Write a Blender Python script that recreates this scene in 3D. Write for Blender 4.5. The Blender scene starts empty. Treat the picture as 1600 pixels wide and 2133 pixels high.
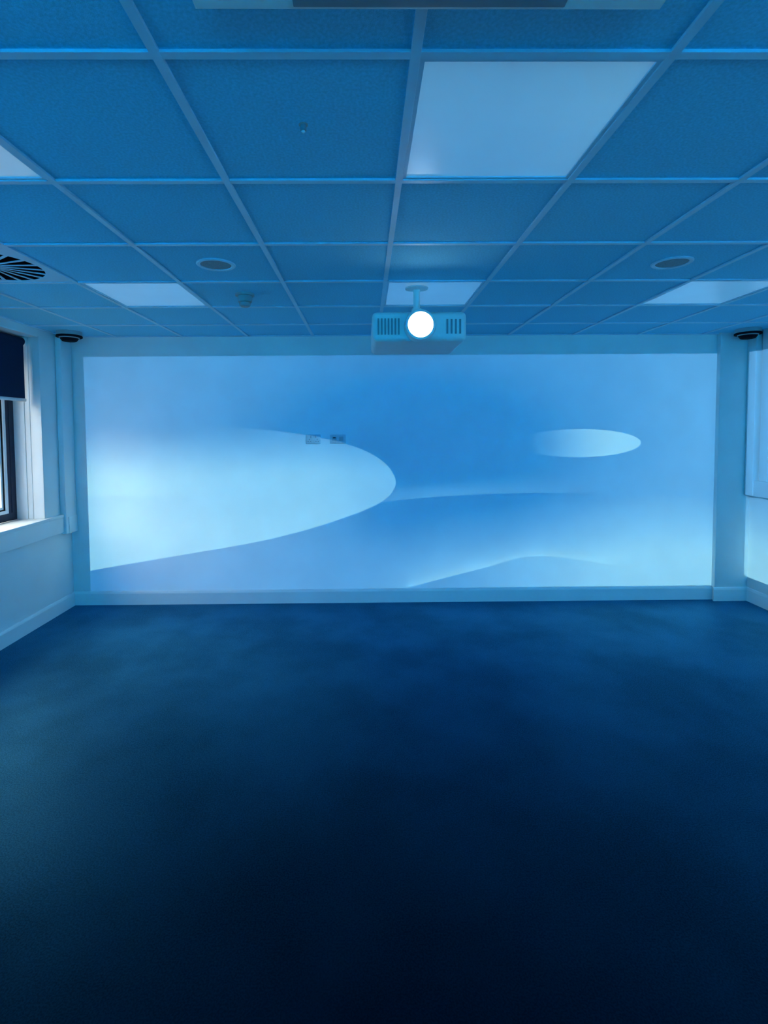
import bpy, bmesh, math, random
from mathutils import Vector, Matrix

random.seed(7)
scene = bpy.context.scene
COL = scene.collection
R = math.radians

# ------------------------------------------------------------------ room measures (metres)
ZC = 1.6228                     # camera height
H = 2.4928                      # underside of the suspended ceiling
YB = 4.735                      # back wall
YF = -3.0                       # wall behind the camera
XL, XR = -2.748, 3.580          # left and right walls
GX0, GY0, T = -1.6778, 1.2197, 0.6   # ceiling grid origin and pitch

# ------------------------------------------------------------------ camera
cam_d = bpy.data.cameras.new('camera')
cam_d.sensor_fit = 'HORIZONTAL'
cam_d.sensor_width = 36.0
cam_d.lens = 1059.25 * 36.0 / 1600.0
cam_d.shift_x = (800 - 771.2) / 1600.0
cam_d.shift_y = (945.35 - 1066.5) / 1600.0
cam_d.clip_start = 0.02
cam = bpy.data.objects.new('camera', cam_d)
COL.objects.link(cam)
_p, _y, _r = -0.0465, 0.0088, -0.0064
fw = Vector((math.sin(_y) * math.cos(_p), math.cos(_y) * math.cos(_p), math.sin(_p)))
rt = Vector((math.cos(_y), -math.sin(_y), 0))
up = rt.cross(fw)
rt2 = math.cos(_r) * rt + math.sin(_r) * up
up2 = -math.sin(_r) * rt + math.cos(_r) * up
m = Matrix((rt2, up2, -fw)).transposed().to_4x4()
m.translation = Vector((0, 0, ZC))
cam.matrix_world = m
scene.camera = cam

# ------------------------------------------------------------------ view and sky
vs = scene.view_settings
vs.view_transform = 'Standard'
vs.look = 'None'
vs.exposure = 0.0
vs.gamma = 1.0
vs.use_curve_mapping = False
scene.cycles.max_bounces = 7
scene.cycles.diffuse_bounces = 5
scene.cycles.use_denoising = True
scene.cycles.adaptive_threshold = 0.02
scene.cycles.sample_clamp_indirect = 60.0

world = bpy.data.worlds.new('overcast_sky')
scene.world = world
world.use_nodes = True
bg = world.node_tree.nodes['Background']
# overcast sky above a dull skyline, added unseen to cut low daylight
wn = world.node_tree
wtc = wn.nodes.new('ShaderNodeTexCoord'); wsep = wn.nodes.new('ShaderNodeSeparateXYZ'); wr = wn.nodes.new('ShaderNodeValToRGB')
wn.links.new(wtc.outputs['Generated'], wsep.inputs[0]); wn.links.new(wsep.outputs['Z'], wr.inputs[0])
wr.color_ramp.elements[0].position = 0.16; wr.color_ramp.elements[0].color = (0.09, 0.09, 0.085, 1)     # ground and the added skyline
wr.color_ramp.elements[1].position = 1.0; wr.color_ramp.elements[1].color = (1.0, 0.955, 0.89, 1)
k = wr.color_ramp.elements.new(0.22); k.color = (0.46, 0.44, 0.41, 1)      # an overcast sky is brightest overhead
wn.links.new(wr.outputs[0], bg.inputs['Color'])
bg.inputs['Strength'].default_value = 14.5

def lin(r, g, b):
    def f(c):
        c /= 255.0
        return c / 12.92 if c <= 0.04045 else ((c + 0.055) / 1.055) ** 2.4
    return (f(r), f(g), f(b))

# ------------------------------------------------------------------ node maths helper
class X:
    """wraps a float socket so that formulas can be written as Python expressions"""
    nt = None
    def __init__(self, s): self.s = s
    @staticmethod
    def op(kind, *a, clamp=False):
        n = X.nt.nodes.new('ShaderNodeMath'); n.operation = kind; n.use_clamp = clamp
        for i, v in enumerate(a):
            if isinstance(v, X): X.nt.links.new(v.s, n.inputs[i])
            else: n.inputs[i].default_value = float(v)
        return X(n.outputs[0])
    def __add__(s, o): return X.op('ADD', s, o)
    __radd__ = __add__
    def __sub__(s, o): return X.op('SUBTRACT', s, o)
    def __rsub__(s, o): return X.op('SUBTRACT', o, s)
    def __mul__(s, o): return X.op('MULTIPLY', s, o)
    __rmul__ = __mul__
    def __truediv__(s, o): return X.op('DIVIDE', s, o)
    def __pow__(s, o): return X.op('POWER', s, o)

def smooth(a, b, v):
    n = X.nt.nodes.new('ShaderNodeMapRange'); n.interpolation_type = 'SMOOTHSTEP'
    X.nt.links.new(v.s, n.inputs['Value'])
    for k, q in (('From Min', a), ('From Max', b)):
        if isinstance(q, X): X.nt.links.new(q.s, n.inputs[k])
        else: n.inputs[k].default_value = q
    return X(n.outputs[0])

def gauss(v, c, w): 
    d = (v - c) / w
    return X.op('EXPONENT', d * d * -1.0)

def mix(a, b, f):
    if not isinstance(a, X) and not isinstance(b, X): return f * (b - a) + a
    return f * (b - a) + a if isinstance(b, X) else (f * (X.op('SUBTRACT', b, a)) + a)

def curve(v, pts):
    """piecewise smooth function through pts (x, y)"""
    xs = [p[0] for p in pts]; ys = [p[1] for p in pts]
    x0, x1, y0, y1 = min(xs), max(xs), min(ys), max(ys)
    n = X.nt.nodes.new('ShaderNodeFloatCurve')
    c = n.mapping.curves[0]
    q = sorted(((x - x0) / (x1 - x0), (y - y0) / (y1 - y0)) for x, y in pts)
    c.points[0].location = q[0]; c.points[1].location = q[-1]
    for p in q[1:-1]: c.points.new(*p)
    n.mapping.extend = 'HORIZONTAL'
    n.mapping.update()
    u = X.op('DIVIDE', v - x0, x1 - x0, clamp=True)
    X.nt.links.new(u.s, n.inputs['Value'])
    return X(n.outputs[0]) * (y1 - y0) + y0

# ------------------------------------------------------------------ the projected picture (dunes and discs), as light
AMB = (0.036, 0.22, 0.47)
def stop(c, amb=AMB):
    l = lin(*c)
    return tuple(max(0.0, l[i] - amb[i]) for i in range(3)) + (1,)

def picture(P, Q):
    """brightness t of the projected panorama; P runs along the walls, Q downwards"""
    sky = 0.50 - gauss(P, 860, 330) * gauss(Q, 930, 170) * 0.46 + smooth(1100, 1500, P) * 0.08
    sky = sky + gauss(Q, 1036, 34) * gauss(P, 920, 230) * 0.30
    # small disc that fades out to the left
    ex = (P - 1205) / 129; ey = (Q - 923.5) / 29.5
    disc = 1.0 - smooth(0.985, 1.015, ex * ex + ey * ey)
    disc_t = mix(sky, 0.97, smooth(1070, 1290, P))
    t = mix(sky, disc_t, disc)
    # ground: the left flat and the long dune
    q1 = curve(P, [(760, 1047), (820, 1041), (880, 1036), (960, 1031), (1040, 1028), (1120, 1027), (1200, 1028), (1300, 1031), (1500, 1045)])
    base = mix(0.10, 0.60, smooth(960, 1430, P))
    length = mix(210.0, 120.0, smooth(950, 1400, P))
    dune = mix(base, 0.97, X.op('MINIMUM', X.op('MAXIMUM', (Q - q1) / length, 0.0), 1.0))
    flat = smooth(190, 420, P) * 0.16 + 0.34 - gauss(P, 850, 150) * gauss(Q, 1065, 75) * 0.30
    ground = mix(flat, dune, smooth(720, 1010, P))
    t = mix(t, ground, smooth(-1.5, 1.5, Q - q1))
    # the small dune in front
    q2 = curve(P, [(840, 1226), (870, 1219), (920, 1206), (980, 1191), (1030, 1178), (1060, 1169), (1085, 1163), (1110, 1160.5), (1140, 1161), (1180, 1165), (1260, 1178), (1400, 1205)])
    fade = 1.0 - smooth(1110, 1330, P)
    on = smooth(838, 850, P)
    crest = X.op('EXPONENT', X.op('MINIMUM', (Q - q2) / 14.0, 0.0)) * fade * on * 0.18
    low = mix(t, mix(0.50, 0.80, smooth(880, 1200, P)), fade)
    t = mix(t + crest, low, smooth(-1.2, 1.2, Q - q2) * on)
    # the large bright disc on the left
    xr = curve(Q, [(874, 150), (880, 330), (884, 440), (889, 520), (896, 590), (906, 650), (920, 712), (936, 757), (955, 790), (975, 810), (1003, 821), (1022, 814), (1040, 796), (1058, 762), (1075, 716), (1092, 664), (1110, 598), (1128, 516), (1146, 408), (1162, 308), (1182, 188), (1190, 140)])
    inside = smooth(-2.0, 2.0, xr - P) * smooth(874, 876, Q) * (1.0 - smooth(1188, 1190, Q))
    bt = mix(0.46, 0.90, smooth(872, 1000, Q)) + smooth(1000, 1120, Q) * 0.05 - smooth(620, 830, P) * 0.14
    bt = bt + smooth(930, 1022, Q) * (1.0 - smooth(1024, 1030, Q)) * (1.0 - smooth(240, 480, P)) * 0.10
    return mix(t, bt, inside)

def picture_side(P, Q):
    """the plain right-hand end of the panorama: even sky above, pale sand below"""
    sand = X.op('MINIMUM', X.op('MAXIMUM', (Q - 1040.0) / 110.0, 0.0), 1.0)
    return sand * 0.38 + 0.58

def projector_light(name, loc, rot, along, dist, lo, hi, z0, z1, gain, picture=picture, flat=None):
    """spot lamp that throws the panorama. along(u) gives the wall coordinate in metres along the panorama."""
    d = bpy.data.lights.new(name, 'SPOT')
    d.spot_size = R(168); d.spot_blend = 0.0; d.shadow_soft_size = 0.0
    d.energy = 4 * math.pi ** 2 * dist * dist / 0.78 * gain
    d.use_nodes = True
    nt = d.node_tree; nt.nodes.clear(); X.nt = nt
    tc = nt.nodes.new('ShaderNodeTexCoord'); sep = nt.nodes.new('ShaderNodeSeparateXYZ')
    nt.links.new(tc.outputs['Normal'], sep.inputs[0])
    nz = X(sep.outputs['Z']) * -1.0
    u = X(sep.outputs['X']) / nz; v = X(sep.outputs['Y']) / nz
    W = along(u * dist)
    Z = v * dist + loc[2]
    e = 0.003
    mask = smooth(lo - e, lo + e, W) * (1.0 - smooth(hi - e, hi + e, W)) * smooth(z0 - e, z0 + e, Z) * (1.0 - smooth(z1 - e, z1 + e, Z))
    P = (W + 2.59) / 0.004476 + 180.0
    Q = (2.313 - Z) / 0.004489 + 740.0
    t = picture(P, Q) if flat is None else X.op('ADD', 0.0, 0.0)
    ramp = nt.nodes.new('ShaderNodeValToRGB')
    cr = ramp.color_ramp
    cr.elements[0].position = 0.0; cr.elements[0].color = stop((16, 122, 200))
    cr.elements[1].position = 1.0; cr.elements[1].color = stop((142, 214, 248))
    k = cr.elements.new(0.25); k.color = stop((44, 138, 210))
    k = cr.elements.new(0.5); k.color = stop((82, 160, 222))
    k = cr.elements.new(0.75); k.color = stop((112, 188, 238))
    nt.links.new(t.s, ramp.inputs[0])
    if flat is not None:
        cr.elements[0].color = (*flat, 1)          # one plain deep blue, invented as fill for the ceiling
    em = nt.nodes.new('ShaderNodeEmission'); out = nt.nodes.new('ShaderNodeOutputLight')
    nt.links.new(ramp.outputs[0], em.inputs['Color'])
    comp = (u * u + v * v + 1.0) ** 1.5          # even light across the picture
    st = comp * mask
    if picture is picture_side:            # sky boosted out of view, added to light the ceiling on the right
        st = st * (smooth(4.2, 6.2, W) * smooth(0.9, 1.2, Z) * 1.6 + 1.0)
    nt.links.new(st.s, em.inputs['Strength'])
    nt.links.new(em.outputs[0], out.inputs['Surface'])
    o = bpy.data.objects.new(name, d); COL.objects.link(o)
    o.location = loc; o.rotation_euler = rot
    return o

DEEP = (0.0, 0.42, 0.90)
PX, PY, PZ = 0.306, 3.0, 2.200        # centre of the hanging projector's lens
# to the back wall, from the far end of the hanging projector
projector_light('projector_beam_back', (PX, 3.46, PZ), (R(90), 0, 0), lambda a: a + PX, YB - 3.46, -2.59, 3.273, 0.132, 2.314, 1.0)
# to the right wall, panorama goes on round the corner
projector_light('projector_beam_right', (0.9, 2.3, 2.2), (R(90), 0, R(-90)), lambda a: a + (3.273 + 4.72 - 2.3), XR - 0.9, 3.273, 3.273 + 7.0, 0.222, 2.318, 1.0, picture_side)
# lens in view to the wall behind the camera, boosted as blue ceiling fill
projector_light('projector_beam_front', (PX, PY - 0.215, PZ), (R(90), 0, R(180)), lambda a: a + 13.5, PY - 0.215 - YF, 10.5, 16.3, 1.15, 2.3, 6.2, flat=DEEP)

# added fill beam with no projector behind it, left wall short of the window
projector_light('projector_beam_left', (0.1, 0.4, 2.2), (R(90), 0, R(90)), lambda a: a + 20.0, 0.1 - XL, 17.1, 22.4, 1.15, 2.3, 1.2, flat=DEEP)

# ------------------------------------------------------------------ materials
def principled(name, col, rough=0.6, spec=0.5, noise=None, bump=None, metallic=0.0, sheen=0.0):
    mt = bpy.data.materials.new(name); mt.use_nodes = True
    nt = mt.node_tree; b = nt.nodes['Principled BSDF']
    b.inputs['Base Color'].default_value = (*col, 1); b.inputs['Roughness'].default_value = rough
    b.inputs['Specular IOR Level'].default_value = spec; b.inputs['Metallic'].default_value = metallic
    if sheen:
        b.inputs['Sheen Weight'].default_value = sheen; b.inputs['Sheen Roughness'].default_value = 0.20; b.inputs['Sheen Tint'].default_value = (0.2, 0.7, 1.0, 1)
    tc = nt.nodes.new('ShaderNodeTexCoord')
    if noise:
        sc, amt = noise
        n = nt.nodes.new('ShaderNodeTexNoise'); n.inputs['Scale'].default_value = sc; n.inputs['Detail'].default_value = 2
        nt.links.new(tc.outputs['Object'], n.inputs['Vector'])
        r = nt.nodes.new('ShaderNodeMapRange')
        r.inputs['From Min'].default_value = 0.3; r.inputs['From Max'].default_value = 0.7
        r.inputs['To Min'].default_value = 1 - amt; r.inputs['To Max'].default_value = 1 + amt
        nt.links.new(n.outputs['Fac'], r.inputs['Value'])
        mx = nt.nodes.new('ShaderNodeVectorMath'); mx.operation = 'SCALE'
        mx.inputs[0].default_value = col
        nt.links.new(r.outputs[0], mx.inputs['Scale'])
        nt.links.new(mx.outputs[0], b.inputs['Base Color'])
    if bump:
        sc, st, di = bump
        n2 = nt.nodes.new('ShaderNodeTexNoise'); n2.inputs['Scale'].default_value = sc; n2.inputs['Detail'].default_value = 1
        nt.links.new(tc.outputs['Object'], n2.inputs['Vector'])
        bp = nt.nodes.new('ShaderNodeBump'); bp.inputs['Strength'].default_value = st; bp.inputs['Distance'].default_value = di
        nt.links.new(n2.outputs['Fac'], bp.inputs['Height']); nt.links.new(bp.outputs[0], b.inputs['Normal'])
    return mt

def emissive(name, col, st):
    mt = bpy.data.materials.new(name); mt.use_nodes = True
    b = mt.node_tree.nodes['Principled BSDF']
    b.inputs['Base Color'].default_value = (0.02, 0.02, 0.02, 1)
    b.inputs['Emission Color'].default_value = (*col, 1); b.inputs['Emission Strength'].default_value = st
    return mt

M = {}
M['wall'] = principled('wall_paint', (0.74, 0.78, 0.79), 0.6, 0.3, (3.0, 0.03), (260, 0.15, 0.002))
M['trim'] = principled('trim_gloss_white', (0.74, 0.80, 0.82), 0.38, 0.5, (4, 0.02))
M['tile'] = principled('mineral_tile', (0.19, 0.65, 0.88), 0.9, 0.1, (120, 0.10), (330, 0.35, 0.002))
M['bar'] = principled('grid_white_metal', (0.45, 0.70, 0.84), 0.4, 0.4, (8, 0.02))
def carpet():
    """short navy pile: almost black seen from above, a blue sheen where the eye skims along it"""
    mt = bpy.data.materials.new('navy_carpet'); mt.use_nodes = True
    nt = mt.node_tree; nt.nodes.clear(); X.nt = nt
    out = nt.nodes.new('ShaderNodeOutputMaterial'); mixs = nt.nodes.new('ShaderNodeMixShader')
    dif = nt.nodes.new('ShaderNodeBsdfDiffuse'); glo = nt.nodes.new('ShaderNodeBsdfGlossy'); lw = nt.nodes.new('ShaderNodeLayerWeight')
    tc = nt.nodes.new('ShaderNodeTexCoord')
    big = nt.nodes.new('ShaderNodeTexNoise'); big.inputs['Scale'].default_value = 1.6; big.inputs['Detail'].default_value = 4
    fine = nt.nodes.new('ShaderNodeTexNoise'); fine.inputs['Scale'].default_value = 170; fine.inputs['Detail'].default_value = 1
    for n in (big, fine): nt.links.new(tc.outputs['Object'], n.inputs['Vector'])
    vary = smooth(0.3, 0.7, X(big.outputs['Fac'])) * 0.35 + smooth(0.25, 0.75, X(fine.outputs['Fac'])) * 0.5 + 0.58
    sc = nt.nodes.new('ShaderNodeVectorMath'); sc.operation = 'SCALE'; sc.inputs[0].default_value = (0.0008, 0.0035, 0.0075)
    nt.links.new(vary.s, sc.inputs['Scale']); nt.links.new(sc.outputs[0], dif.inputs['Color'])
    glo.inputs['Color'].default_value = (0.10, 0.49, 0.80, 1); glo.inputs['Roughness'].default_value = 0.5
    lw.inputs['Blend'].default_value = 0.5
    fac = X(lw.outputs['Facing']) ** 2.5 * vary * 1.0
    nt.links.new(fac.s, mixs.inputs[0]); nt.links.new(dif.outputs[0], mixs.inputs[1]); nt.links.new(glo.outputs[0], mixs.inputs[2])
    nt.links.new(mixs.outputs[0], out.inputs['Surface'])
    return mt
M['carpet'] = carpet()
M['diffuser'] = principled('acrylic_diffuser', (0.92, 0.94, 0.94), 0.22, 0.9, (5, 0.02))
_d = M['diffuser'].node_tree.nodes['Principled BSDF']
_d.inputs['Emission Color'].default_value = (0.22, 0.58, 1.0, 1); _d.inputs['Emission Strength'].default_value = 0.22   # faint glow put into the panel material to lighten it
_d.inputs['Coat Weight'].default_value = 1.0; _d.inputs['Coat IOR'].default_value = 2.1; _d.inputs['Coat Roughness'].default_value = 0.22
M['white'] = principled('white_plastic', (0.76, 0.80, 0.81), 0.45, 0.5, (20, 0.02))
M['plate'] = principled('brushed_steel_plate', (0.50, 0.55, 0.58), 0.45, 0.5, (60, 0.06))
M['sensor'] = principled('pale_grey_plastic', (0.36, 0.40, 0.42), 0.5, 0.4, (30, 0.02))
M['black'] = principled('black_plastic', (0.003, 0.004, 0.009), 0.75, 0.12, (20, 0.1))
M['grille'] = principled('speaker_grille', (0.22, 0.29, 0.33), 0.6, 0.4, (300, 0.25), (600, 0.5, 0.002))
M['fabric'] = principled('navy_blind_fabric', (0.008, 0.022, 0.060), 0.85, 0.15, (300, 0.15), (500, 0.3, 0.001))
M['alu'] = principled('brushed_aluminium', (0.60, 0.62, 0.64), 0.35, 0.5, (40, 0.06), metallic=0.6)
M['frame_dark'] = principled('dark_window_frame', (0.012, 0.024, 0.055), 0.5, 0.4, (20, 0.1))
M['gasket'] = principled('black_rubber', (0.006, 0.006, 0.008), 0.7, 0.2, (30, 0.1))
M['duct'] = principled('dark_duct', (0.006, 0.007, 0.014), 0.8, 0.1, (10, 0.1))
M['louvre'] = principled('louvre_grey', (0.20, 0.24, 0.28), 0.5, 0.4, (15, 0.05))
M['lens'] = emissive('projector_lens_light', (0.72, 0.88, 1.0), 14.0)

mg = bpy.data.materials.new('window_glass'); mg.use_nodes = True
nt = mg.node_tree; nt.nodes.clear()
o_ = nt.nodes.new('ShaderNodeOutputMaterial'); mx_ = nt.nodes.new('ShaderNodeMixShader')
tr_ = nt.nodes.new('ShaderNodeBsdfTransparent'); gl_ = nt.nodes.new('ShaderNodeBsdfGlossy'); fr_ = nt.nodes.new('ShaderNodeLayerWeight')
gl_.inputs['Roughness'].default_value = 0.02; fr_.inputs['Blend'].default_value = 0.5
tr_.inputs['Color'].default_value = (0.93, 0.96, 0.96, 1)
X.nt = nt; refl_ = X(fr_.outputs['Facing']) ** 5.0 * 0.9 + 0.05
nt.links.new(refl_.s, mx_.inputs[0]); nt.links.new(tr_.outputs[0], mx_.inputs[1]); nt.links.new(gl_.outputs[0], mx_.inputs[2])
nt.links.new(mx_.outputs[0], o_.inputs['Surface'])
M['glass'] = mg

# ------------------------------------------------------------------ mesh helpers
def bm_box(bm, x0, x1, y0, y1, z0, z1, bevel=0.0, seg=2):
    g = bmesh.ops.create_cube(bm, size=1.0)
    vs_ = g['verts']
    for v in vs_:
        v.co = Vector(((x0 + x1) / 2 + v.co.x * (x1 - x0), (y0 + y1) / 2 + v.co.y * (y1 - y0), (z0 + z1) / 2 + v.co.z * (z1 - z0)))
    if bevel:
        es = list({e for v in vs_ for e in v.link_edges})
        bmesh.ops.bevel(bm, geom=es, offset=bevel, segments=seg, profile=0.5, affect='EDGES')

def bm_lathe(bm, prof, n=40, axis='Z', cap0=True, cap1=True):
    rings = []
    for r, h in prof:
        ring = []
        for k in range(n):
            a = 2 * math.pi * k / n
            c, s = r * math.cos(a), r * math.sin(a)
            p = (c, s, h) if axis == 'Z' else ((c, h, s) if axis == 'Y' else (h, c, s))
            ring.append(bm.verts.new(p))
        rings.append(ring)
    for a, b in zip(rings, rings[1:]):
        for k in range(n):
            bm.faces.new((a[k], a[(k + 1) % n], b[(k + 1) % n], b[k]))
    if cap0: bm.faces.new(rings[0])
    if cap1: bm.faces.new(rings[-1][::-1])
    bmesh.ops.recalc_face_normals(bm, faces=bm.faces[:])

def obj(name, bm, mat, parent=None, loc=None, smooth_angle=None):
    me = bpy.data.meshes.new(name); bm.normal_update(); bm.to_mesh(me); bm.free()
    me.materials.append(mat)
    if smooth_angle is not None:
        for p in me.polygons: p.use_smooth = True
        me.set_sharp_from_angle(angle=R(smooth_angle))
    return link(name, me, parent, loc)

def link(name, me, parent=None, loc=None):
    o = bpy.data.objects.new(name, me); COL.objects.link(o)
    if parent is not None: o.parent = parent
    if loc is not None: o.location = loc
    return o

def box(name, mat, x0, x1, y0, y1, z0, z1, bevel=0.0, parent=None, seg=2):
    """box whose object origin is its centre; coordinates are relative to the parent"""
    bm = bmesh.new(); cx, cy, cz = (x0 + x1) / 2, (y0 + y1) / 2, (z0 + z1) / 2
    bm_box(bm, x0 - cx, x1 - cx, y0 - cy, y1 - cy, z0 - cz, z1 - cz, bevel, seg)
    return obj(name, bm, mat, parent, (cx, cy, cz), 40 if bevel else None)

def lathe(name, mat, prof, parent=None, loc=None, n=40, axis='Z', cap0=True, cap1=True):
    bm = bmesh.new(); bm_lathe(bm, prof, n, axis, cap0, cap1)
    return obj(name, bm, mat, parent, loc, 35)

def thing(name, label, cat, loc, group=None):
    o = bpy.data.objects.new(name, None); COL.objects.link(o)
    o.empty_display_size = 0.1; o.location = loc
    o['label'] = label; o['category'] = cat
    if group: o['group'] = group
    return o

def structure(o, label, cat=None):
    o['kind'] = 'structure'; o['label'] = label
    o['category'] = cat or o.name.split('_')[0]
    return o

# ------------------------------------------------------------------ shell
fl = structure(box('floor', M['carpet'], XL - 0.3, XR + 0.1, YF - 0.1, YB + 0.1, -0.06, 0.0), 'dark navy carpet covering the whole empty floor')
wb = structure(box('wall_back', M['wall'], XL - 0.05, XR + 0.05, YB, YB + 0.12, 0.0, H + 0.25), 'far wall showing the projected blue dunes and discs')
box('pilaster', M['wall'], 3.273, XR, YB - 0.045, YB + 0.02, 0.0, H + 0.2, 0.004, None).parent = wb
pil = wb.children[0]; pil.matrix_parent_inverse = Matrix.Translation(-wb.location)
pil['label'] = 'shallow pale pilaster at the right end of the far wall'
structure(box('wall_front', M['wall'], XL - 0.05, XR + 0.05, YF - 0.12, YF, 0.0, H + 0.25), 'pale wall behind the viewer')
structure(box('wall_right', M['wall'], XR, XR + 0.12, YF, YB, 0.0, H + 0.25), 'right wall lit by the projection that wraps round the corner')

WY0, WY1, WZ0, WZ1 = 3.30, 4.348, 0.862, 2.432      # window opening in the left wall
bm = bmesh.new()
for (a, b, c, d) in ((YF, YB, 0.0, WZ0), (YF, YB, WZ1, H + 0.25), (YF, WY0, WZ0, WZ1), (WY1, YB, WZ0, WZ1)):
    bm_box(bm, XL - 0.34, XL, a, b, c, d)
wl = structure(obj('wall_left', bm, M['wall']), 'left wall with a deep window recess above a pale panel')

# skirting boards: chamfered profile extruded along the wall
def skirting(name, p0, p1, nrm, label, h=0.128, t=0.016):
    p0, p1, nrm = Vector((*p0, 0)), Vector((*p1, 0)), Vector((*nrm, 0))
    prof = [(0, 0), (t, 0), (t, h - 0.022), (t - 0.004, h - 0.010), (t * 0.45, h - 0.001), (0, h)]
    bm = bmesh.new(); rows = []
    for p in (p0, p1):
        rows.append([bm.verts.new(p - p0 + nrm * a + Vector((0, 0, b))) for a, b in prof])
    n = len(prof)
    for k in range(n):
        bm.faces.new((rows[0][k], rows[0][(k + 1) % n], rows[1][(k + 1) % n], rows[1][k]))
    bm.faces.new(rows[0][::-1]); bm.faces.new(rows[1])
    bmesh.ops.recalc_face_normals(bm, faces=bm.faces[:])
    return structure(obj(name, bm, M['trim'], None, p0), label)
skirting('baseboard_back', (XL, YB), (3.273, YB), (0, -1), 'long pale skirting board below the projected picture')
skirting('baseboard_pilaster', (3.257, YB - 0.045), (XR, YB - 0.045), (0, -1), 'short skirting board round the foot of the pilaster')
skirting('baseboard_left', (XL, YF), (XL, YB), (1, 0), 'pale skirting board along the left wall under the window')
skirting('baseboard_right', (XR, YF), (XR, YB - 0.045), (-1, 0), 'pale skirting board along the right wall')

# boxed trims on the side walls
trunk_l = structure(box('trim_1', M['trim'], XL, XL + 0.052, 4.565, YB, 0.705, H + 0.02, 0.006), 'upright boxed trim in the left corner beside the window')
sill_f = structure(box('trim_2', M['trim'], XL, XL + 0.030, YF, 4.600, 0.722, 0.858, 0.004), 'horizontal boxed trim running under the left window sill')
box('joint_cover', M['trim'], XL, XL + 0.058, 4.600, YB, 0.704, 0.856, 0.003, None).parent = trunk_l
trunk_l.children[0].matrix_parent_inverse = Matrix.Translation(-trunk_l.location)
trunk_r = structure(box('trim_3', M['trim'], XR - 0.058, XR, 4.585, YB - 0.045, 1.0, H + 0.02, 0.006), 'upright boxed trim in the right corner')
structure(box('trim_4', M['trim'], XR - 0.050, XR, YF, 4.585, 1.0, 1.142, 0.004), 'horizontal boxed trim along the right wall at sill height')
structure(box('trim_5', M['trim'], XR - 0.030, XR, 4.46, 4.545, 1.142, H + 0.02, 0.004), 'narrow upright trim on the right wall near the corner')

# ------------------------------------------------------------------ suspended ceiling
ceil = bpy.data.objects.new('ceiling', None)
bm = bmesh.new(); bm_box(bm, XL - 0.05, XR + 0.05, YF - 0.05, YB + 0.05, -0.02, 0.02)
bpy.data.objects.remove(ceil)
ceil = structure(obj('ceiling', bm, M['duct'], None, (0, 0, H + 0.22)), 'suspended ceiling of square mineral tiles in a white metal grid')
def on_ceiling(o):
    o.parent = ceil; o.matrix_parent_inverse = Matrix.Translation(-ceil.location)
    return o

xs = [XL] + [GX0 + T * i for i in range(-1, 9)] + [XR]
ys = [YF] + [GY0 + T * j for j in range(-6, 6)] + [YB]
LIGHTS = {(0, 0), (3, 0), (0, 3), (3, 3), (6, 3)}
VENT = (-1, 2)
tile_me = {}
def tile_mesh(w, d):
    k = (round(w, 3), round(d, 3))
    if k not in tile_me:
        bm = bmesh.new(); bm_box(bm, -w / 2, w / 2, -d / 2, d / 2, 0, 0.015)
        me = bpy.data.meshes.new('ceiling_tile'); bm.to_mesh(me); bm.free(); me.materials.append(M['tile'])
        tile_me[k] = me
    return tile_me[k]
ZT = H + 0.004                      # underside of the tiles; the bars hang a little lower
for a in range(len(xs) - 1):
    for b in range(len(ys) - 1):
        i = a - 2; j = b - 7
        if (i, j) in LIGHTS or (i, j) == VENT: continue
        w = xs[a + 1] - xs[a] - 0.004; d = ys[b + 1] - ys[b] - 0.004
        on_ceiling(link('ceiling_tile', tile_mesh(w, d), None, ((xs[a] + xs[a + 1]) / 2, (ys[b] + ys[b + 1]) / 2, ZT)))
def bar_mesh(l, along_y):
    bm = bmesh.new(); w = 0.012; z0 = -0.0045 if along_y else -0.004
    if along_y: bm_box(bm, -w, w, -l / 2, l / 2, z0, 0.004, 0.0008, 1); bm_box(bm, -0.003, 0.003, -l / 2, l / 2, 0.004, 0.035)
    else: bm_box(bm, -l / 2, l / 2, -w, w, z0, 0.004, 0.0008, 1); bm_box(bm, -l / 2, l / 2, -0.003, 0.003, 0.004, 0.035)
    me = bpy.data.meshes.new('grid_bar'); bm.to_mesh(me); bm.free(); me.materials.append(M['bar']); return me
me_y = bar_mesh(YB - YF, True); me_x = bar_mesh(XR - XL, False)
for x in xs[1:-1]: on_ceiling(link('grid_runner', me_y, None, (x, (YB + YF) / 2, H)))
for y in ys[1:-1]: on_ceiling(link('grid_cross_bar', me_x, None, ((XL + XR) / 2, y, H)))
on_ceiling(box('wall_angle', M['bar'], XL, XL + 0.022, YF, YB, H - 0.003, H + 0.004))
on_ceiling(box('wall_angle', M['bar'], XR - 0.022, XR, YF, YB - 0.045, H - 0.003, H + 0.004))
on_ceiling(box('wall_angle', M['bar'], XL, 3.273, YB - 0.022, YB, H - 0.003, H + 0.004))

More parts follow.
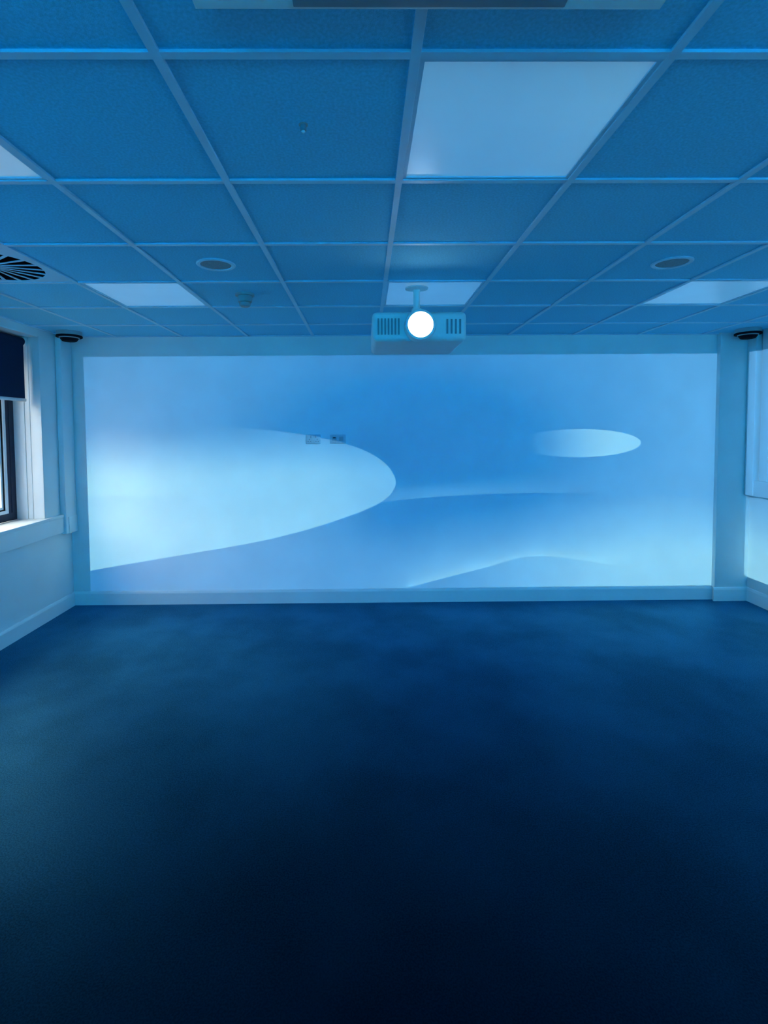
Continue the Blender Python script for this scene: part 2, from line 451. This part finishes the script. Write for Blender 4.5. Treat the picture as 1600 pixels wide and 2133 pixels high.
# light panels
def cell(i, j): return (GX0 + T * (i + 0.5), GY0 + T * (j + 0.5))
def ring_mesh(bm, o, i, z0, z1):
    """square frame, outer half width o, inner i"""
    for (x0, x1, y0, y1) in ((-o, o, -o, -i), (-o, o, i, o), (-o, -i, -i, i), (i, o, -i, i)):
        bm_box(bm, x0, x1, y0, y1, z0, z1)
light_labels = {
    (3, 0): 'large square light panel nearest the viewer, wholly in view',
    (0, 0): 'square light panel cut off by the left picture edge',
    (0, 3): 'square light panel between the slotted vent and the smoke detector',
    (3, 3): 'square light panel behind the hanging projector',
    (6, 3): 'square light panel near the right picture edge above the corner'}
proto = None
for key, lab in light_labels.items():
    cx, cy = cell(*key)
    t = thing('ceiling_light', lab, 'light panel', (cx, cy, H), 'square light panels in the ceiling grid')
    if proto is None:
        bm = bmesh.new(); ring_mesh(bm, 0.296, 0.276, 0.000, 0.03)
        f = obj('frame', bm, M['bar'], t)
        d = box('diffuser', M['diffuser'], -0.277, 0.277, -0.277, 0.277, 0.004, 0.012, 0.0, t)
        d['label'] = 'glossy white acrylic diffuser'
        b = box('housing', M['white'], -0.29, 0.29, -0.29, 0.29, 0.031, 0.08, 0.0, t)
        proto = (f, d, b)
    else:
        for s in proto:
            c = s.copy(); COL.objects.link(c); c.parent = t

# slotted swirl vent
cx, cy = cell(*VENT)
v = thing('ceiling_vent', 'square air vent with dark radial slots at the left picture edge', 'vent', (cx, cy, H))
bm = bmesh.new(); n = 64; RV = 0.262; o = 0.296
outer = []; inner = []; inner2 = []
for k in range(n):
    a = 2 * math.pi * k / n
    c, s = math.cos(a), math.sin(a); q = max(abs(c), abs(s))
    outer.append(bm.verts.new((o * c / q, o * s / q, 0))); inner.append(bm.verts.new((RV * c, RV * s, 0))); inner2.append(bm.verts.new((RV * c, RV * s, 0.003)))
for k in range(n):
    q = (k + 1) % n
    bm.faces.new((outer[k], inner[k], inner[q], outer[q])); bm.faces.new((inner[k], inner2[k], inner2[q], inner[q]))
obj('face_plate', bm, M['bar'], v)
lathe('plenum', M['duct'], [(RV + 0.004, 0.003), (RV + 0.004, 0.14), (0.004, 0.142)], v, n=40, cap0=False)
lathe('hub', M['bar'], [(0.052, 0.0), (0.050, -0.003), (0.02, -0.004)], v, n=32)
NV = 20
bm = bmesh.new()
vs4 = [(0.048, -0.0045), (0.048, 0.0045), (RV + 0.004, 0.009), (RV + 0.004, -0.009)]
lo_ = [bm.verts.new((x, y, 0.001)) for x, y in vs4]; hi_ = [bm.verts.new((x, y + 0.002, 0.005)) for x, y in vs4]
bm.faces.new(lo_); bm.faces.new(hi_[::-1])
for k in range(4): bm.faces.new((lo_[k], lo_[(k + 1) % 4], hi_[(k + 1) % 4], hi_[k]))
bmesh.ops.recalc_face_normals(bm, faces=bm.faces[:])
vane = obj('vane', bm, M['bar'], v)
for k in range(1, NV):
    c = vane.copy(); COL.objects.link(c); c.parent = v; c.rotation_euler.z = 2 * math.pi * k / NV

# round flush speakers
def speaker(x, y, lab, src=None):
    t = thing('ceiling_speaker', lab, 'speaker', (x, y, ZT), 'round flush ceiling speakers')
    if src is None:
        r = lathe('rim', M['bar'], [(0.100, 0.0), (0.100, -0.004), (0.094, -0.008), (0.080, -0.007), (0.078, -0.003)], t, cap0=False, cap1=False)
        g = lathe('grille', M['grille'], [(0.0785, -0.003), (0.05, -0.005), (0.01, -0.006)], t, cap0=False)
        return t, (r, g)
    for s in src:
        c = s.copy(); COL.objects.link(c); c.parent = t
    return t, src
_, sp = speaker(-0.778, 2.716, 'round ceiling speaker with pale rim above the smoke detector')
speaker(1.622, 2.711, 'round ceiling speaker on the right side, in a plain tile', sp)

# smoke detector
t = thing('smoke_detector', 'small round smoke detector hanging from a ceiling tile', 'detector', (-0.766, 3.30, ZT))
lathe('base', M['sensor'], [(0.060, 0.0), (0.060, -0.012), (0.056, -0.015)], t)
lathe('body', M['sensor'], [(0.044, -0.015), (0.047, -0.020), (0.045, -0.050), (0.040, -0.054)], t)
lathe('chamber', M['sensor'], [(0.030, -0.054), (0.030, -0.060), (0.036, -0.062), (0.034, -0.074), (0.024, -0.081)], t)

# little spike head in the near tile
t = thing('ceiling_sensor', 'tiny ceiling sensor stub in the tile left of the big light panel', 'sensor', (-0.172, 1.497, ZT))
lathe('collar', M['sensor'], [(0.013, 0.0), (0.013, -0.002), (0.008, -0.003)], t, n=24)
lathe('stub', M['louvre'], [(0.009, -0.003), (0.009, -0.016), (0.006, -0.018)], t, n=24)
lathe('tip', M['white'], [(0.005, -0.018), (0.006, -0.020), (0.002, -0.024)], t, n=16)

# dark two-tier sensors in the far corners
def corner_sensor(x, y, lab, src=None):
    t = thing('corner_sensor', lab, 'sensor', (x, y, ZT), 'dark round sensors in the ceiling corners')
    if src is None:
        parts = (lathe('mount', M['sensor'], [(0.098, 0.0), (0.100, -0.034)], t),
                 lathe('dark_rim', M['black'], [(0.100, -0.034), (0.103, -0.037), (0.103, -0.049), (0.100, -0.051)], t),
                 lathe('pale_band', M['sensor'], [(0.080, -0.051), (0.078, -0.058)], t),
                 lathe('dark_dome', M['black'], [(0.073, -0.058), (0.068, -0.068), (0.056, -0.083), (0.050, -0.085)], t))
        parts[1]['label'] = 'black outer ring'; parts[3]['label'] = 'black lower dome'
        return parts
    for s in src:
        c = s.copy(); COL.objects.link(c); c.parent = t
    return src
cs = corner_sensor(-2.578, 4.50, 'black two-tier round sensor in the left far corner by the window')
corner_sensor(3.395, 4.52, 'black two-tier round sensor in the right far corner', cs)

# ceiling cassette air conditioner
t = thing('air_conditioner', 'wide ceiling cassette air conditioner cut off by the top edge', 'air conditioner', (0.1326, 0.595, H))
hw = 0.468
bm = bmesh.new()
prof = [(hw - 0.004, -0.0052), (hw, -0.010), (hw - 0.001, -0.025), (hw - 0.005, -0.027)]
rings = []
for r_, z_ in prof:
    rings.append([bm.verts.new((sx * r_, sy * r_, z_)) for sx, sy in ((-1, -1), (1, -1), (1, 1), (-1, 1))])
for a, b in zip(rings, rings[1:]):
    for k in range(4): bm.faces.new((a[k], a[(k + 1) % 4], b[(k + 1) % 4], b[k]))
bm.faces.new(rings[0]); bm.faces.new(rings[-1][::-1])
bmesh.ops.recalc_face_normals(bm, faces=bm.faces[:])
obj('panel', bm, M['white'], t)
for k in range(4):
    f = box('louvre', M['louvre'], -0.27, 0.27, 0.400, 0.4565, -0.0300, -0.0272, 0.001, t)
    f.location = Matrix.Rotation(k * math.pi / 2, 3, 'Z') @ f.location; f.rotation_euler.z = k * math.pi / 2
box('intake_grille', M['sensor'], -0.25, 0.25, -0.25, 0.25, -0.037, -0.0272, 0.002, t)

# ------------------------------------------------------------------ hanging projector
t = thing('projector', 'switched-on projector hanging on a pole, its lens glaring white', 'projector', (PX, PY, H))
zb = PZ - H
lathe('ceiling_plate', M['white'], [(0.07, -0.0045), (0.07, -0.010), (0.03, -0.016)], t, (0.012, 0.15, 0))
lathe('pole', M['white'], [(0.020, -0.016), (0.020, -0.13)], t, (0.012, 0.15, 0), n=24)
lathe('pole_collar', M['white'], [(0.030, -0.13), (0.032, -0.14), (0.032, -0.180), (0.05, -0.186), (0.05, -0.205)], t, (0.012, 0.15, 0), n=24)
body = box('body', M['white'], -0.265, 0.265, -0.13, 0.40, zb - 0.080, zb + 0.085, 0.028, t, 4)
for k in range(7):
    s = box('vent_slat', M['louvre'], -0.235 + 0.019 * k, -0.226 + 0.019 * k, -0.1345, -0.1285, zb - 0.045, zb + 0.045, 0.0, None)
    s.parent = body; s.location = Vector(s.location) - Vector(body.location)
for k in range(4):
    s = box('vent_slat', M['louvre'], 0.150 + 0.024 * k, 0.160 + 0.024 * k, -0.1345, -0.1285, zb - 0.040, zb + 0.040, 0.0, None)
    s.parent = body; s.location = Vector(s.location) - Vector(body.location)
lathe('lens_barrel', M['white'], [(0.088, -0.125), (0.088, -0.165), (0.082, -0.185), (0.070, -0.188), (0.068, -0.172)], t, (0, 0, zb), n=40, axis='Y', cap1=False)
l = lathe('lens', M['lens'], [(0.068, -0.172), (0.055, -0.184), (0.034, -0.192), (0.010, -0.196)], t, (0, 0, zb), n=40, axis='Y')
l['label'] = 'blazing white projector lens'
lathe('far_lens_barrel', M['white'], [(0.06, 0.39), (0.06, 0.43), (0.05, 0.44)], t, (0, 0, zb), n=32, axis='Y')

# ------------------------------------------------------------------ wall plates
def plate(name, x, z, w, h, lab, cat):
    t = thing(name, lab, cat, (x, YB, z), 'outlet plates on the far wall')
    box('face_plate', M['plate'], -w / 2, w / 2, -0.010, 0.0, -h / 2, h / 2, 0.003, t)
    return t
t = plate('wall_socket', -0.486, 1.543, 0.134, 0.086, 'double power socket on the far wall, the left of two plates', 'socket')
for sx in (-1, 1):
    box('rocker_switch', M['sensor'], sx * 0.022 - 0.006, sx * 0.022 + 0.006, -0.0135, -0.0095, 0.010, 0.032, 0.001, t)
    for dx, dz, w, h in ((0, -0.002, 0.004, 0.008), (-0.011, -0.022, 0.007, 0.004), (0.011, -0.022, 0.007, 0.004)):
        box('pin_hole', M['black'], sx * 0.036 + dx - w / 2, sx * 0.036 + dx + w / 2, -0.0108, -0.0095, dz - h / 2, dz + h / 2, 0, t)
t = plate('data_outlet', -0.258, 1.543, 0.142, 0.082, 'data outlet plate on the far wall, the right of two plates', 'outlet')
box('port_module', M['sensor'], -0.052, -0.012, -0.0135, -0.0095, -0.016, 0.022, 0.001, t)
box('port', M['black'], -0.044, -0.020, -0.0145, -0.013, 0.006, 0.015, 0, t)
box('blank_module', M['sensor'], 0.012, 0.052, -0.0135, -0.0095, -0.016, 0.022, 0.001, t)

# ------------------------------------------------------------------ window in the left wall
def window_part(o):
    o.parent = win; o.matrix_parent_inverse = Matrix.Translation(-win.location); return o
XW = -2.978                                   # room side of the window frame
bm = bmesh.new()
def frame4(bm, x0, x1, y0, y1, z0, z1, w):
    bm_box(bm, x0, x1, y0, y1, z0, z0 + w); bm_box(bm, x0, x1, y0, y1, z1 - w, z1)
    bm_box(bm, x0, x1, y0, y0 + w, z0 + w, z1 - w); bm_box(bm, x0, x1, y1 - w, y1, z0 + w, z1 - w)
frame4(bm, XW - 0.07, XW, WY0, WY1, WZ0 + 0.022, WZ1, 0.066)
win = structure(obj('window_1', bm, M['frame_dark']), 'dark framed window in the deep left recess, blind half down')
box('sill', M['trim'], XW, XL + 0.036, WY0, WY1 - 0.001, WZ0 - 0.004, WZ0 + 0.022, 0.003)
window_part(bpy.data.objects['sill'])['label'] = 'white window sill in daylight'
box('sill_end', M['trim'], XL, XL + 0.036, WY1 - 0.001, 4.56, WZ0 - 0.004, WZ0 + 0.022, 0.003); window_part(bpy.data.objects['sill_end'])
window_part(box('jamb_lining', M['trim'], XW, -2.885, WY1 - 0.012, WY1, WZ0 + 0.022, WZ1, 0.002))
window_part(box('jamb_lining', M['trim'], -2.883, -2.842, WY1 - 0.007, WY1, WZ0 + 0.022, WZ1, 0.002))
window_part(box('jamb_lining', M['trim'], -2.840, XL, WY1 - 0.004, WY1, WZ0 + 0.022, WZ1, 0.002))
window_part(box('head_lining', M['trim'], XW, XL, WY0, WY1 - 0.012, WZ1 - 0.010, WZ1, 0.002))
for (a, b) in ((WY0 + 0.066, WY1 - 0.115),):
    z0, z1 = WZ0 + 0.088, WZ1 - 0.066
    bm = bmesh.new(); frame4(bm, XW - 0.045, XW + 0.004, a, b, z0, z1, 0.026); s = window_part(obj('sash', bm, M['trim']))
    bm = bmesh.new(); frame4(bm, XW - 0.045, XW - 0.006, a + 0.026, b - 0.026, z0 + 0.026, z1 - 0.026, 0.011); window_part(obj('gasket', bm, M['gasket']))
    bm = bmesh.new(); frame4(bm, XW - 0.045, XW - 0.012, a + 0.037, b - 0.037, z0 + 0.037, z1 - 0.037, 0.020); window_part(obj('glazing_bead', bm, M['trim']))
    window_part(box('pane', M['glass'], XW - 0.036, XW - 0.030, a + 0.05, b - 0.05, z0 + 0.05, z1 - 0.05))
window_part(box('frame_infill', M['frame_dark'], XW - 0.06, XW - 0.004, WY1 - 0.115, WY1 - 0.066, WZ0 + 0.088, WZ1 - 0.066))

# roller blind, half lowered
bx = -2.880
t = thing('roller_blind', 'dark navy roller blind half lowered in the left window', 'blind', (bx, 3.5, WZ1 - 0.012))
zz = WZ1 - 0.012
lathe('roller', M['fabric'], [(0.034, WY0 + 0.03 - 3.5), (0.034, 4.322 - 3.5)], t, (0, 0, -0.038), n=28, axis='Y')
box('end_bracket', M['white'], -0.038, 0.038, 4.322 - 3.5, 4.328 - 3.5, -0.078, 0.0, 0.002, t)
box('fabric', M['fabric'], 0.029, 0.032, WY0 + 0.05 - 3.5, 4.300 - 3.5, 1.905 - zz, -0.040, 0.0, t)
box('bottom_bar', M['alu'], 0.020, 0.040, WY0 + 0.045 - 3.5, 4.306 - 3.5, 1.880 - zz, 1.906 - zz, 0.004, t)
